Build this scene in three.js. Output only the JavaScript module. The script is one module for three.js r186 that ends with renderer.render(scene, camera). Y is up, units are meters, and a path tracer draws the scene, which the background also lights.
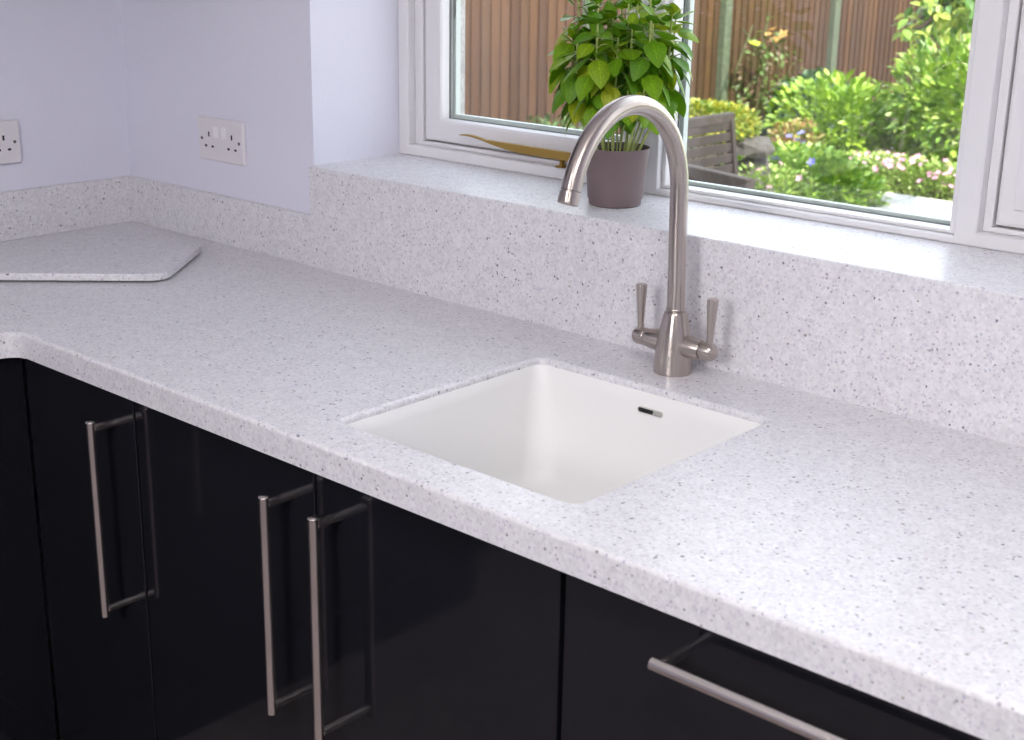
import * as THREE from 'three';
import { RoundedBoxGeometry } from 'three/addons/geometries/RoundedBoxGeometry.js';
import { mergeGeometries, toCreasedNormals } from 'three/addons/utils/BufferGeometryUtils.js';
import { RectAreaLightUniformsLib } from 'three/addons/lights/RectAreaLightUniformsLib.js';

// ---------------------------------------------------------------- camera, sky, sun, lamps, exposure
// y = 0 is the top of the worktop, x runs along the window wall, z comes into the room
const scene = new THREE.Scene();
const camera = new THREE.PerspectiveCamera(29.84, 1024 / 740, 0.05, 200);
camera.position.set(2.6124, 0.6105, 1.6705);
camera.up.set(-0.21188, 0.9541, -0.21165);
camera.lookAt(2.6124 - 0.63604, 0.6105 - 0.29905, 1.6705 - 0.71135);
camera.focus = 2.15;
camera.userData.fStop = 8.5;

const renderer = new THREE.WebGLRenderer({ antialias: true });
renderer.toneMapping = THREE.LinearToneMapping;
renderer.toneMappingExposure = 1.0;
renderer.shadowMap.enabled = true;
renderer.shadowMap.type = THREE.PCFSoftShadowMap;
RectAreaLightUniformsLib.init();

const SKY = 3.3;
const SUN = new THREE.Vector3(0.62, 0.72, 0.3).normalize();
// hazy summer sky: pale near the horizon, bluer overhead, the same all round
{
  const W = 64, H = 128, d = new Float32Array(W * H * 4);
  for (let j = 0; j < H; j++) {
    const e = Math.max(0, ((j + 0.5) / H - 0.5) * 2), t = Math.pow(e, 0.6);
    const c = [1.0 - 0.36 * t, 1.0 - 0.19 * t, 1.0];
    for (let i = 0; i < W; i++) { const k = (j * W + i) * 4; d[k] = c[0]; d[k + 1] = c[1]; d[k + 2] = c[2]; d[k + 3] = 1; }
  }
  const t = new THREE.DataTexture(d, W, H, THREE.RGBAFormat, THREE.FloatType);
  t.mapping = THREE.EquirectangularReflectionMapping; t.magFilter = t.minFilter = THREE.LinearFilter; t.colorSpace = THREE.LinearSRGBColorSpace; t.needsUpdate = true;
  scene.background = t; scene.environment = t;
  scene.backgroundIntensity = scene.environmentIntensity = SKY;
}

const sun = new THREE.DirectionalLight(new THREE.Color(1, 0.95, 0.84), 10.0);
sun.position.copy(SUN).multiplyScalar(30).add(new THREE.Vector3(-2, 0, -7));
sun.target.position.set(-2, -1, -7);
sun.castShadow = true;
sun.shadow.mapSize.set(4096, 4096);
Object.assign(sun.shadow.camera, { left: -12, right: 12, top: 12, bottom: -12, near: 1, far: 70 });
scene.add(sun, sun.target);

const SOFTBOX = { at: [1.95, 0.95, 2.75], aim: [1.2, 0.0, 0.1], size: 0.6, radiance: 6.0, color: [1, 0.965, 0.985] };
const CEILING_LAMP = { at: [2.55, 1.5, 1.3], size: 0.6, radiance: 7.4, color: [1, 0.985, 0.95] };

// ---------------------------------------------------------------- helpers
let seed = 20240607;
const rnd = () => { seed = (seed + 0x6D2B79F5) | 0; let t = Math.imul(seed ^ (seed >>> 15), 1 | seed); t = (t + Math.imul(t ^ (t >>> 7), 61 | t)) ^ t; return ((t ^ (t >>> 14)) >>> 0) / 4294967296; };
const rr = (a, b) => a + (b - a) * rnd();
const gauss = () => (rnd() + rnd() + rnd() + rnd() - 2) * 1.0;
const used = {};
const numbered = (n) => { used[n] = (used[n] ?? -1) + 1; return used[n] ? n + '_' + String(used[n]).padStart(3, '0') : n; };
function tag(o, label, category, group, kind) {
  if (label) o.userData.label = label;
  if (category) o.userData.category = category;
  if (group) o.userData.group = group;
  if (kind) o.userData.kind = kind;
  return o;
}
function thing(name, label, category, group, kind) {
  const g = new THREE.Group(); g.name = numbered(name); scene.add(g);
  return tag(g, label, category, group, kind);
}
function part(name, geo, mat, parent) {
  const m = new THREE.Mesh(geo, mat); m.name = parent ? name : numbered(name);
  m.castShadow = m.receiveShadow = true;
  (parent ?? scene).add(m);
  return m;
}
// puts a group's origin at its base without moving its parts
function rebase(g) {
  g.updateMatrixWorld(true);
  const b = new THREE.Box3().setFromObject(g), c = b.getCenter(new THREE.Vector3());
  c.y = b.min.y;
  for (const k of g.children) k.position.sub(c);
  g.position.add(c);
  return g;
}
const V = (x, y, z) => new THREE.Vector3(x, y, z);
// box from corner to corner
function bx(x0, x1, y0, y1, z0, z1) { return new THREE.BoxGeometry(x1 - x0, y1 - y0, z1 - z0).translate((x0 + x1) / 2, (y0 + y1) / 2, (z0 + z1) / 2); }
function rbx(x0, x1, y0, y1, z0, z1, r = 0.002, seg = 2) { return new RoundedBoxGeometry(x1 - x0, y1 - y0, z1 - z0, seg, r).translate((x0 + x1) / 2, (y0 + y1) / 2, (z0 + z1) / 2); }
// texture coordinates in metres from the surface's own position and the way it faces
function metricUV(geo, ox = 0, oy = 0) {
  const g = geo.index ? geo.toNonIndexed() : geo, p = g.attributes.position, uv = new Float32Array(p.count * 2);
  const a = V(), b = V(), c = V(), n = V();
  for (let i = 0; i < p.count; i += 3) {
    a.fromBufferAttribute(p, i); b.fromBufferAttribute(p, i + 1); c.fromBufferAttribute(p, i + 2);
    n.copy(b).sub(a).cross(c.clone().sub(a)); const ax = Math.abs(n.x), ay = Math.abs(n.y), az = Math.abs(n.z);
    [a, b, c].forEach((q, k) => {
      let u, v;
      if (ay >= ax && ay >= az) { u = q.x; v = q.z; } else if (az >= ax) { u = q.x; v = -q.y; } else { u = q.z + 0.37; v = q.y + 0.21; }
      uv[(i + k) * 2] = u + ox; uv[(i + k) * 2 + 1] = v + oy;
    });
  }
  g.setAttribute('uv', new THREE.BufferAttribute(uv, 2));
  return g;
}
// creased normals worked out at a thousand times the size, where near vertices stay apart
const creased = (g, a) => toCreasedNormals(g.clone().scale(1000, 1000, 1000), a).scale(0.001, 0.001, 0.001);
const merge = (list) => mergeGeometries(list.map((g) => { const h = g.index ? g.toNonIndexed() : g; for (const k of Object.keys(h.attributes)) if (!['position', 'normal', 'uv', 'color'].includes(k)) h.deleteAttribute(k); return h; }));
function cyl(r0, r1, h, seg = 24) { return new THREE.CylinderGeometry(r1, r0, h, seg); }
function lathe(pts, seg = 48) { return new THREE.LatheGeometry(pts.map(([r, y]) => new THREE.Vector2(r, y)), seg); }
function tube(pts, r, seg = 24, rad = 12) { return new THREE.TubeGeometry(new THREE.CatmullRomCurve3(pts), seg, r, rad, false); }
function rectShape(x0, x1, y0, y1, r = 0, C = THREE.Shape) {
  const s = new C();
  if (!r) { s.moveTo(x0, y0); s.lineTo(x1, y0); s.lineTo(x1, y1); s.lineTo(x0, y1); s.closePath(); return s; }
  s.moveTo(x0 + r, y0); s.lineTo(x1 - r, y0); s.absarc(x1 - r, y0 + r, r, -Math.PI / 2, 0); s.lineTo(x1, y1 - r); s.absarc(x1 - r, y1 - r, r, 0, Math.PI / 2);
  s.lineTo(x0 + r, y1); s.absarc(x0 + r, y1 - r, r, Math.PI / 2, Math.PI); s.lineTo(x0, y0 + r); s.absarc(x0 + r, y0 + r, r, Math.PI, Math.PI * 1.5);
  return s;
}
function dataTex(w, h, fn, srgb = true, repeat = [1, 1]) {
  const d = new Uint8Array(w * h * 4);
  fn(d);
  const t = new THREE.DataTexture(d, w, h, THREE.RGBAFormat);
  t.magFilter = THREE.LinearFilter; t.minFilter = THREE.LinearMipmapLinearFilter; t.generateMipmaps = true;
  t.wrapS = t.wrapT = THREE.RepeatWrapping; t.repeat.set(...repeat);
  if (srgb) t.colorSpace = THREE.SRGBColorSpace;
  t.needsUpdate = true;
  return t;
}
// tiling value noise, n cells a side
function noiseField(n) {
  const v = new Float32Array(n * n); for (let i = 0; i < n * n; i++) v[i] = rnd();
  return (x, y) => {
    x = ((x % 1) + 1) % 1 * n; y = ((y % 1) + 1) % 1 * n;
    const i = Math.floor(x) % n, j = Math.floor(y) % n, i2 = (i + 1) % n, j2 = (j + 1) % n; let fx = x - Math.floor(x), fy = y - Math.floor(y);
    fx = fx * fx * (3 - 2 * fx); fy = fy * fy * (3 - 2 * fy);
    return (v[j * n + i] * (1 - fx) + v[j * n + i2] * fx) * (1 - fy) + (v[j2 * n + i] * (1 - fx) + v[j2 * n + i2] * fx) * fy;
  };
}
const lin = (r, g, b) => new THREE.Color().setRGB(r, g, b);
const std = (o) => new THREE.MeshPhysicalMaterial(o);

// ---------------------------------------------------------------- materials
// speckled solid surface: a pale ground, fine chips, scattered dark chips; one tile is one metre
const speckle = dataTex(2048, 2048, (d) => {
  const N = 2048, n1 = noiseField(64), n2 = noiseField(256);
  for (let j = 0; j < N; j++) for (let i = 0; i < N; i++) {
    const k = (j * N + i) * 4, t = (n1(i / N, j / N) - 0.5) * 8 + (n2(i / N, j / N) - 0.5) * 14;
    d[k] = 218 + t; d[k + 1] = 216 + t; d[k + 2] = 220 + t; d[k + 3] = 255;
  }
  const chip = (cx, cy, r, col, al) => {
    const e = rr(0.6, 1), th = rnd() * Math.PI, c = Math.cos(th), s = Math.sin(th), R = Math.ceil(r) + 1, w = rr(0.05, 0.2), ph = rnd() * 6.28, lobes = 3 + Math.floor(rnd() * 3);
    for (let y = -R; y <= R; y++) for (let x = -R; x <= R; x++) {
      const u = x * c + y * s, v = (-x * s + y * c) / e, q = Math.hypot(u, v), lim = r * (1 - w + w * Math.cos(lobes * Math.atan2(v, u) + ph));
      const f = Math.min(1, Math.max(0, lim - q + 0.5)) * al;
      if (f <= 0) continue;
      const k = (((cy + y + N) % N) * N + ((cx + x + N) % N)) * 4;
      for (let m = 0; m < 3; m++) d[k + m] += (col[m] - d[k + m]) * f;
    }
  };
  const at = () => Math.floor(rnd() * N);
  for (let i = 0; i < 26000; i++) chip(at(), at(), rr(2, 7), rnd() < 0.5 ? [230, 229, 233] : [200, 196, 206], rr(0.35, 0.8));
  for (let i = 0; i < 9000; i++) chip(at(), at(), rr(1.6, 4.2), [178 + rr(-12, 12), 175 + rr(-10, 10), 187 + rr(-10, 10)], rr(0.4, 0.85));
  for (let i = 0; i < 1900; i++) chip(at(), at(), rr(2, 4.5), [150, 144, 158], rr(0.5, 0.9));
  for (let i = 0; i < 750; i++) { const b = rnd() < 0.3; chip(at(), at(), rr(2.8, 5.2), b ? [130, 116, 112] : [100, 97, 112], rr(0.65, 0.95)); }
});
const M = {};
M.stone = std({ map: speckle, roughness: 0.34, specularIntensity: 1 });
{
  const nb = noiseField(128), nf = noiseField(32);
  const paintBump = dataTex(512, 512, (d) => { for (let j = 0; j < 512; j++) for (let i = 0; i < 512; i++) { const k = (j * 512 + i) * 4, v = 128 + (nb(i / 512, j / 512) - 0.5) * 120 + (nf(i / 512, j / 512) - 0.5) * 90; d[k] = d[k + 1] = d[k + 2] = v; d[k + 3] = 255; } }, false, [2.5, 2.5]);
  M.wall = std({ color: lin(0.72, 0.715, 0.815), roughness: 0.75, bumpMap: paintBump, bumpScale: 0.0006 });
  M.ceiling = std({ color: lin(0.82, 0.81, 0.82), roughness: 0.9, bumpMap: paintBump, bumpScale: 0.0006 });
}
M.upvc = std({ color: lin(0.745, 0.73, 0.75), roughness: 0.3 });
M.gasket = std({ color: lin(0.16, 0.18, 0.17), roughness: 0.7 });
M.spacer = std({ color: lin(0.5, 0.56, 0.53), roughness: 0.5 });
M.glass = std({ color: 0xffffff, transmission: 1, roughness: 0, thickness: 0, ior: 1.5 });
M.door = std({ color: lin(0.0095, 0.0098, 0.0135), roughness: 0.07, specularIntensity: 0.8 });
M.carcass = std({ color: lin(0.008, 0.008, 0.01), roughness: 0.5 });
M.doorEdge = M.door;
M.sink = std({ color: lin(0.83, 0.82, 0.815), roughness: 0.35 });
M.rubber = std({ color: lin(0.015, 0.017, 0.02), roughness: 0.8 });
M.plastic = std({ color: lin(0.72, 0.69, 0.72), roughness: 0.35 });
M.switch = std({ color: lin(0.82, 0.8, 0.82), roughness: 0.3 });
M.hole = std({ color: lin(0.01, 0.01, 0.012), roughness: 0.9 });
M.chrome = std({ color: lin(0.75, 0.72, 0.68), roughness: 0.15, metalness: 1 });
{
  // fine brushing lines
  const brush = (vertical) => dataTex(256, 256, (d) => {
    const rows = Array.from({ length: 256 }, () => rnd());
    for (let j = 0; j < 256; j++) for (let i = 0; i < 256; i++) { const k = (j * 256 + i) * 4, v = 110 + 70 * rows[vertical ? i : j] + 30 * rnd(); d[k] = d[k + 1] = d[k + 2] = v; d[k + 3] = 255; }
  }, false, [3, 6]);
  M.nickel = std({ color: lin(0.5, 0.44, 0.405), metalness: 1, roughness: 0.42, roughnessMap: brush(true), anisotropy: 0.8, anisotropyRotation: Math.PI / 2 });
  M.nickelTube = std({ color: lin(0.5, 0.44, 0.405), metalness: 1, roughness: 0.42, roughnessMap: brush(false), anisotropy: 0.8 });
  M.steel = std({ color: lin(0.8, 0.74, 0.7), metalness: 1, roughness: 0.34, roughnessMap: brush(true) });
}
M.brass = std({ color: lin(0.42, 0.27, 0.075), metalness: 1, roughness: 0.3 });
M.pot = std({ color: lin(0.155, 0.112, 0.115), roughness: 0.55 });
{
  const n1 = noiseField(48), n2 = noiseField(160);
  M.soil = std({ color: lin(0.02, 0.014, 0.01), roughness: 1, bumpMap: dataTex(256, 256, (d) => { for (let j = 0; j < 256; j++) for (let i = 0; i < 256; i++) { const k = (j * 256 + i) * 4, v = 255 * (0.5 * n1(i / 256, j / 256) + 0.5 * n2(i / 256, j / 256)); d[k] = d[k + 1] = d[k + 2] = v; d[k + 3] = 255; } }, false), bumpScale: 0.004 });
  const grain = dataTex(256, 1024, (d) => {
    const c1 = noiseField(24), c2 = noiseField(90);
    for (let j = 0; j < 1024; j++) for (let i = 0; i < 256; i++) {
      const k = (j * 256 + i) * 4, u = i / 256, v = j / 1024, wob = (c1(u * 0.2, v * 0.35) - 0.5) * 0.25;
      const g = 0.62 * c2(u + wob, v * 0.04) + 0.38 * c1(u + wob, v * 0.12), t = 168 + 110 * (g - 0.5);
      d[k] = t; d[k + 1] = t; d[k + 2] = t; d[k + 3] = 255;
    }
  });
  M.boards = [[0.185, 0.078, 0.022], [0.22, 0.097, 0.026], [0.15, 0.064, 0.019], [0.19, 0.09, 0.03], [0.155, 0.074, 0.025]].map((c) => std({ color: lin(...c), map: grain, roughness: 0.85 }));
  M.teak = std({ color: lin(0.08, 0.058, 0.048), map: grain, roughness: 0.75 });
  M.trunk = std({ color: lin(0.14, 0.1, 0.07), map: grain, roughness: 0.95 });
  const cn = noiseField(40), cf = noiseField(200), conc = dataTex(512, 512, (d) => { for (let j = 0; j < 512; j++) for (let i = 0; i < 512; i++) { const k = (j * 512 + i) * 4, t = 205 + 40 * (cn(i / 512, j / 512) - 0.5) + 40 * (cf(i / 512, j / 512) - 0.5); d[k] = t; d[k + 1] = t; d[k + 2] = t; d[k + 3] = 255; } });
  M.concrete = std({ color: lin(0.15, 0.185, 0.115), map: conc, roughness: 0.95 });
  M.slab = [[0.78, 0.74, 0.68], [0.7, 0.67, 0.62], [0.82, 0.78, 0.72]].map((c) => std({ color: lin(...c), map: conc, roughness: 0.9 }));
  M.rock = std({ color: lin(0.13, 0.12, 0.105), map: conc, roughness: 0.95 });
  M.bed = std({ color: lin(0.11, 0.08, 0.055), map: conc, roughness: 1 });
  M.floor = std({ color: lin(0.42, 0.35, 0.34), map: conc, roughness: 0.35 });
  M.render = std({ color: lin(0.7, 0.68, 0.64), map: conc, roughness: 0.95 });
}
M.stem = std({ color: lin(0.36, 0.42, 0.13), roughness: 0.6 });
M.leaves = std({ color: 0xffffff, vertexColors: true, roughness: 0.42, transmission: 0.3, thickness: 0, side: THREE.DoubleSide });
M.petals = std({ color: 0xffffff, vertexColors: true, roughness: 0.7, side: THREE.DoubleSide });
M.cabinetStem = std({ color: lin(0.1, 0.12, 0.05), roughness: 0.8 });
M.lampFace = std({ color: 0xffffff, roughness: 0.6, emissive: lin(1, 0.985, 0.95), emissiveIntensity: 10 });
M.boxFace = std({ color: 0xffffff, roughness: 0.6, emissive: lin(1, 0.965, 0.985), emissiveIntensity: 20 });
M.blackCloth = std({ color: lin(0.02, 0.02, 0.02), roughness: 0.9 });

// ---------------------------------------------------------------- the room
const FLOOR = -0.91, CEIL = 1.5, XR = 0.602, XE = 2.42, WT = 0.193, WH = 1.12, ROOM_X = 3.9, ROOM_Z = 3.6, GROUND = -1.1;
function structure(name, geo, mat) { const m = part(name, geo, mat); m.name = name; m.userData.kind = 'structure'; return m; }
tag(structure('wall_window', metricUV(merge([
  bx(-0.3, XR, FLOOR, CEIL, -0.35, -0.012), bx(XE, ROOM_X + 0.2, FLOOR, CEIL, -0.35, -0.012),
  bx(XR, XE, FLOOR, WT - 0.012, -0.35, -0.012), bx(XR, XE, WH, CEIL, -0.35, -0.012)])), M.wall), 'pale lilac blue painted wall around the kitchen window');
tag(structure('wall_left', metricUV(bx(-0.3, -0.012, FLOOR, CEIL, -0.012, ROOM_Z + 0.2)), M.wall), 'pale lilac blue painted wall at the left');
structure('wall_right', metricUV(bx(ROOM_X, ROOM_X + 0.2, FLOOR, CEIL, -0.012, ROOM_Z + 0.2)), M.wall);
structure('wall_back', metricUV(bx(-0.012, ROOM_X, FLOOR, CEIL, ROOM_Z, ROOM_Z + 0.2)), M.wall);
structure('ceiling', metricUV(bx(-0.3, ROOM_X + 0.2, CEIL, CEIL + 0.2, -0.35, ROOM_Z + 0.2)), M.ceiling);
structure('floor', metricUV(bx(-0.3, ROOM_X + 0.2, FLOOR - 0.15, FLOOR, -0.35, ROOM_Z + 0.2)), M.floor);

// lamps: a ceiling panel and the photographer's softbox, both outside the frame
{
  const L = CEILING_LAMP, g = thing('ceiling_lamp', 'flat square white panel lamp on the kitchen ceiling', 'lamp');
  part('housing', rbx(L.at[0] - 0.32, L.at[0] + 0.32, CEIL - 0.04, CEIL, L.at[2] - 0.32, L.at[2] + 0.32, 0.006), M.upvc, g);
  part('lamp_diffuser', bx(L.at[0] - 0.3, L.at[0] + 0.3, CEIL - 0.044, CEIL - 0.04, L.at[2] - 0.3, L.at[2] + 0.3), M.lampFace, g);
  rebase(g);
  const l = new THREE.RectAreaLight(lin(...L.color), L.radiance, L.size, L.size);
  l.position.set(L.at[0], CEIL - 0.05, L.at[2]); l.lookAt(L.at[0], -5, L.at[2]); scene.add(l);
}
{
  const L = SOFTBOX, g = thing('softbox_lamp', 'black softbox studio lamp on a tripod stand', 'lamp');
  const box = new THREE.Group();
  const s = L.size / 2, shell = new THREE.BufferGeometry(), b = 0.09, dp = -0.3;
  const q = [[-s, -s, 0], [s, -s, 0], [s, s, 0], [-s, s, 0], [-b, -b, dp], [b, -b, dp], [b, b, dp], [-b, b, dp]], idx = [];
  for (let i = 0; i < 4; i++) { const j = (i + 1) % 4; idx.push(i, i + 4, j, j, i + 4, j + 4); }
  idx.push(4, 6, 5, 4, 7, 6);
  shell.setAttribute('position', new THREE.Float32BufferAttribute(q.flat(), 3)); shell.setIndex(idx);
  const sh = shell.toNonIndexed(); sh.computeVertexNormals();
  const rim = new THREE.ExtrudeGeometry((() => { const a = rectShape(-s - 0.012, s + 0.012, -s - 0.012, s + 0.012); a.holes.push(rectShape(-s, s, -s, s, 0, THREE.Path)); return a; })(), { depth: 0.03, bevelEnabled: false }).translate(0, 0, -0.02);
  const o = new THREE.Object3D(); o.position.set(...L.at); o.lookAt(...L.aim); o.updateMatrix();
  const put = (geo) => geo.applyMatrix4(o.matrix);
  const shm = part('shell', put(sh), M.blackCloth, g); part('rim', put(rim), M.blackCloth, shm);
  part('lamp_diffuser', put(bx(-s, s, -s, s, -0.006, -0.002)), M.boxFace, g);
  part('lamp_head', put(cyl(0.07, 0.06, 0.16, 24).rotateX(Math.PI / 2).translate(0, 0, dp - 0.08)), M.rubber, g);
  const h = V(0, -0.02, dp - 0.06).applyMatrix4(o.matrix), foot = V(h.x, FLOOR, h.z);
  part('pole', tube([V(h.x, FLOOR + 0.25, h.z), V(h.x, (h.y + FLOOR) / 2, h.z), V(h.x, h.y - 0.05, h.z)], 0.014), M.rubber, g);
  for (let k = 0; k < 3; k++) { const a = k * 2.0944 + 0.5; part('leg', tube([V(foot.x, FLOOR + 0.5, foot.z), V(foot.x + 0.2 * Math.cos(a), FLOOR + 0.26, foot.z + 0.2 * Math.sin(a)), V(foot.x + 0.4 * Math.cos(a), FLOOR + 0.012, foot.z + 0.4 * Math.sin(a))], 0.011), M.rubber, g); }
  rebase(g);
  const l = new THREE.RectAreaLight(lin(...L.color), L.radiance, L.size, L.size);
  l.position.copy(V(0, 0, 0.004).applyMatrix4(o.matrix)); l.lookAt(...V(0, 0, 3).applyMatrix4(o.matrix).toArray()); scene.add(l);
}

// ---------------------------------------------------------------- the window
{
  const w = thing('window_1', 'white three-light casement window looking onto the garden', null, null, 'structure'); w.name = 'window_1';
  const Z = -0.23;
  const ring = (o, holes, depth, bev, front) => {
    const s = rectShape(...o); for (const h of holes) s.holes.push(rectShape(...h, 0, THREE.Path));
    return new THREE.ExtrudeGeometry(s, { depth: depth - 2 * bev, bevelEnabled: bev > 0, bevelThickness: bev, bevelSize: bev, bevelOffset: -bev, bevelSegments: 2 }).translate(0, 0, front - depth + bev);
  };
  const L1 = [0.63, 1.203], L2 = [1.234, 1.765], L3 = [1.8, 2.39], B = 0.214, B2 = 0.204, T = 1.09;
  part('window_frame', ring([XR, XE, WT, WH], [[...L1, B, T], [...L2, B2, T], [...L3, B, T]], 0.08, 0.003, Z), M.upvc, w);
  for (const L of [L1, L3]) {
    part('frame_rebate', ring([L[0], L[1], B, T], [[L[0] + 0.022 - (L === L3 ? 0.008 : 0), L[1] - 0.014, B + 0.008, T - 0.02]], 0.05, 0.002, Z - 0.018), M.upvc, w);
    const x0 = L[0] + 0.024 - (L === L3 ? 0.008 : 0), x1 = L[1] - 0.016, y0 = B + 0.0105, y1 = T - 0.022;
    const wide = L === L3 ? 0.04 : 0;
    const g = [x0 + 0.044 + wide, x1 - 0.05 - wide, y0 + 0.043 + wide, y1 - 0.043 - wide];
    if (wide) part('glazing_bead', ring([x0 + 0.026, x1 - 0.026, y0 + 0.026, y1 - 0.026], [g], 0.006, 0.002, Z - 0.0165), M.upvc, w);
    const s = part('sash', ring([x0, x1, y0, y1], [g], 0.05, 0.006, Z - 0.02), M.upvc, w);
    part('gasket', ring([g[0] - 0.004, g[1] + 0.004, g[2] - 0.004, g[3] + 0.004], [[g[0] + 0.0015, g[1] - 0.0015, g[2] + 0.0015, g[3] - 0.0015]], 0.004, 0, Z - 0.045), M.gasket, s);
    part('spacer', ring([g[0] - 0.004, g[1] + 0.004, g[2] - 0.004, g[3] + 0.004], [[g[0] + 0.009, g[1] - 0.009, g[2] + 0.008, g[3] - 0.008]], 0.012, 0, Z - 0.054), M.spacer, s);
    part('pane', bx(g[0] - 0.004, g[1] + 0.004, g[2] - 0.004, g[3] + 0.004, Z - 0.054, Z - 0.05), M.glass, w);
  }
  // the fixed light in the middle: beads hold the pane in the frame
  const g2 = [L2[0] + 0.008, L2[1] - 0.012, B2 + 0.006, T - 0.011];
  part('glazing_bead', ring([L2[0], L2[1], B2, T], [g2], 0.03, 0.0025, Z - 0.012), M.upvc, w);
  part('gasket', ring([g2[0] - 0.004, g2[1] + 0.004, g2[2] - 0.004, g2[3] + 0.004], [[g2[0] + 0.0012, g2[1] - 0.0012, g2[2] + 0.0012, g2[3] - 0.0012]], 0.003, 0, Z - 0.043), M.gasket, w);
  part('spacer', ring([g2[0] - 0.004, g2[1] + 0.004, g2[2] - 0.004, g2[3] + 0.004], [[g2[0] + 0.005, g2[1] - 0.005, g2[2] + 0.005, g2[3] - 0.005]], 0.012, 0, Z - 0.052), M.spacer, w);
  part('pane', bx(g2[0] - 0.004, g2[1] + 0.004, g2[2] - 0.004, g2[3] + 0.004, Z - 0.051, Z - 0.047), M.glass, w);
  // brass stay along the foot of the left casement
  const s = new THREE.Shape();
  s.moveTo(0.768, 0.2475); s.bezierCurveTo(0.79, 0.2515, 0.81, 0.249, 0.835, 0.2435); s.lineTo(0.838, 0.2445); s.lineTo(1.14, 0.2425); s.lineTo(1.14, 0.2265); s.lineTo(0.93, 0.2285); s.bezierCurveTo(0.9, 0.2295, 0.87, 0.234, 0.845, 0.238); s.bezierCurveTo(0.81, 0.2455, 0.79, 0.2475, 0.768, 0.2455); s.closePath();
  const stay = tag(part('casement_stay', new THREE.ExtrudeGeometry(s, { depth: 0.006, bevelEnabled: true, bevelThickness: 0.002, bevelSize: 0.0015, bevelOffset: -0.0015, bevelSegments: 2 }).translate(0, 0, -0.2375), M.brass, w), 'brass casement stay lying along the window rail');
  for (const x of [1.018]) {
    part('peg', merge([lathe([[0.0001, 0.2145], [0.013, 0.2145], [0.0125, 0.2165], [0.005, 0.218], [0.0045, 0.229], [0.0001, 0.23]], 24).translate(x, 0, -0.2375)]), M.brass, stay);
  }
  rebase(w);
}

// ---------------------------------------------------------------- worktop, upstands, sill
const SX0 = 1.2995, SX1 = 1.7045, SZ0 = 0.138, SZ1 = 0.543, ZF = 0.62, XF = 0.615;
{
  const outer = (C = THREE.Shape, inset = 0) => {
    const s = new C(), r = 0.035;
    s.moveTo(-0.012, -0.012); s.lineTo(3.4, -0.012); s.lineTo(3.4, ZF); s.lineTo(XF + r, ZF);
    s.absarc(XF + r, ZF + r, r, -Math.PI / 2, -Math.PI, true); s.lineTo(XF, 2.5); s.lineTo(-0.012, 2.5); s.closePath();
    return s;
  };
  const s = outer(); s.holes.push(rectShape(SX0, SX1, SZ0, SZ1, 0.018, THREE.Path));
  // shape lies in x, z; the extrusion goes down
  const bev = 0.006;
  const sheet = new THREE.ExtrudeGeometry(s, { depth: 0.016 - 2 * bev, bevelEnabled: true, bevelThickness: bev, bevelSize: bev, bevelOffset: -bev, bevelSegments: 6, curveSegments: 10 });
  sheet.rotateX(Math.PI / 2).translate(0, -bev, 0);
  const lip = new THREE.Shape(), r = 0.035;
  lip.moveTo(3.4, ZF); lip.lineTo(XF + r, ZF); lip.absarc(XF + r, ZF + r, r, -Math.PI / 2, -Math.PI, true); lip.lineTo(XF, 2.5); lip.lineTo(XF - 0.03, 2.5); lip.lineTo(XF - 0.03, ZF + r);
  lip.absarc(XF + r, ZF + r, r + 0.03, -Math.PI, -Math.PI / 2, false); lip.lineTo(3.4, ZF - 0.03); lip.closePath();
  const lipGeo = new THREE.ExtrudeGeometry(lip, { depth: 0.031, bevelEnabled: false, curveSegments: 10 }).rotateX(Math.PI / 2).translate(0, -0.01, 0);
  const nrm = (g) => { const h = metricUV(g); return h; };
  const wt = part('worktop', merge([nrm(sheet), nrm(lipGeo)]), M.stone);
  tag(wt, 'pale grey speckled stone worktop running round the corner over dark cupboards', 'worktop');

  tag(part('worktop_upstand', metricUV(rbx(-0.012, XR, 0, 0.099, -0.012, 0, 0.0015), 0.3, 0.45), M.stone), 'low speckled upstand below the double socket beside the window', 'upstand');
  tag(part('worktop_upstand', metricUV(rbx(-0.012, 0, 0, 0.099, 0, 2.5, 0.0015), 0.6, 0.15), M.stone), 'low speckled upstand along the left wall behind the corner board', 'upstand');
  tag(part('splashback', metricUV(bx(XR, 3.4, 0, WT - 0.012, -0.0118, 0), 0.1, 0.2), M.stone), 'tall speckled splashback panel behind the tap', 'splashback');
  const pr = new THREE.Shape(); // profile in (-z, y)
  pr.moveTo(0, WT - 0.012); pr.lineTo(0.24, WT - 0.012); pr.lineTo(0.24, WT); pr.lineTo(0.003, WT); pr.absarc(0.003, WT - 0.003, 0.003, Math.PI / 2, Math.PI, false); pr.closePath();
  const sill = new THREE.ExtrudeGeometry(pr, { depth: XE - XR, bevelEnabled: false, curveSegments: 6 }).rotateY(Math.PI / 2).translate(XR, 0, 0);
  tag(part('window_sill', metricUV(sill, 0.1, 0.2), M.stone), 'deep speckled window sill that carries the basil pot', 'window sill');
}
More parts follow.
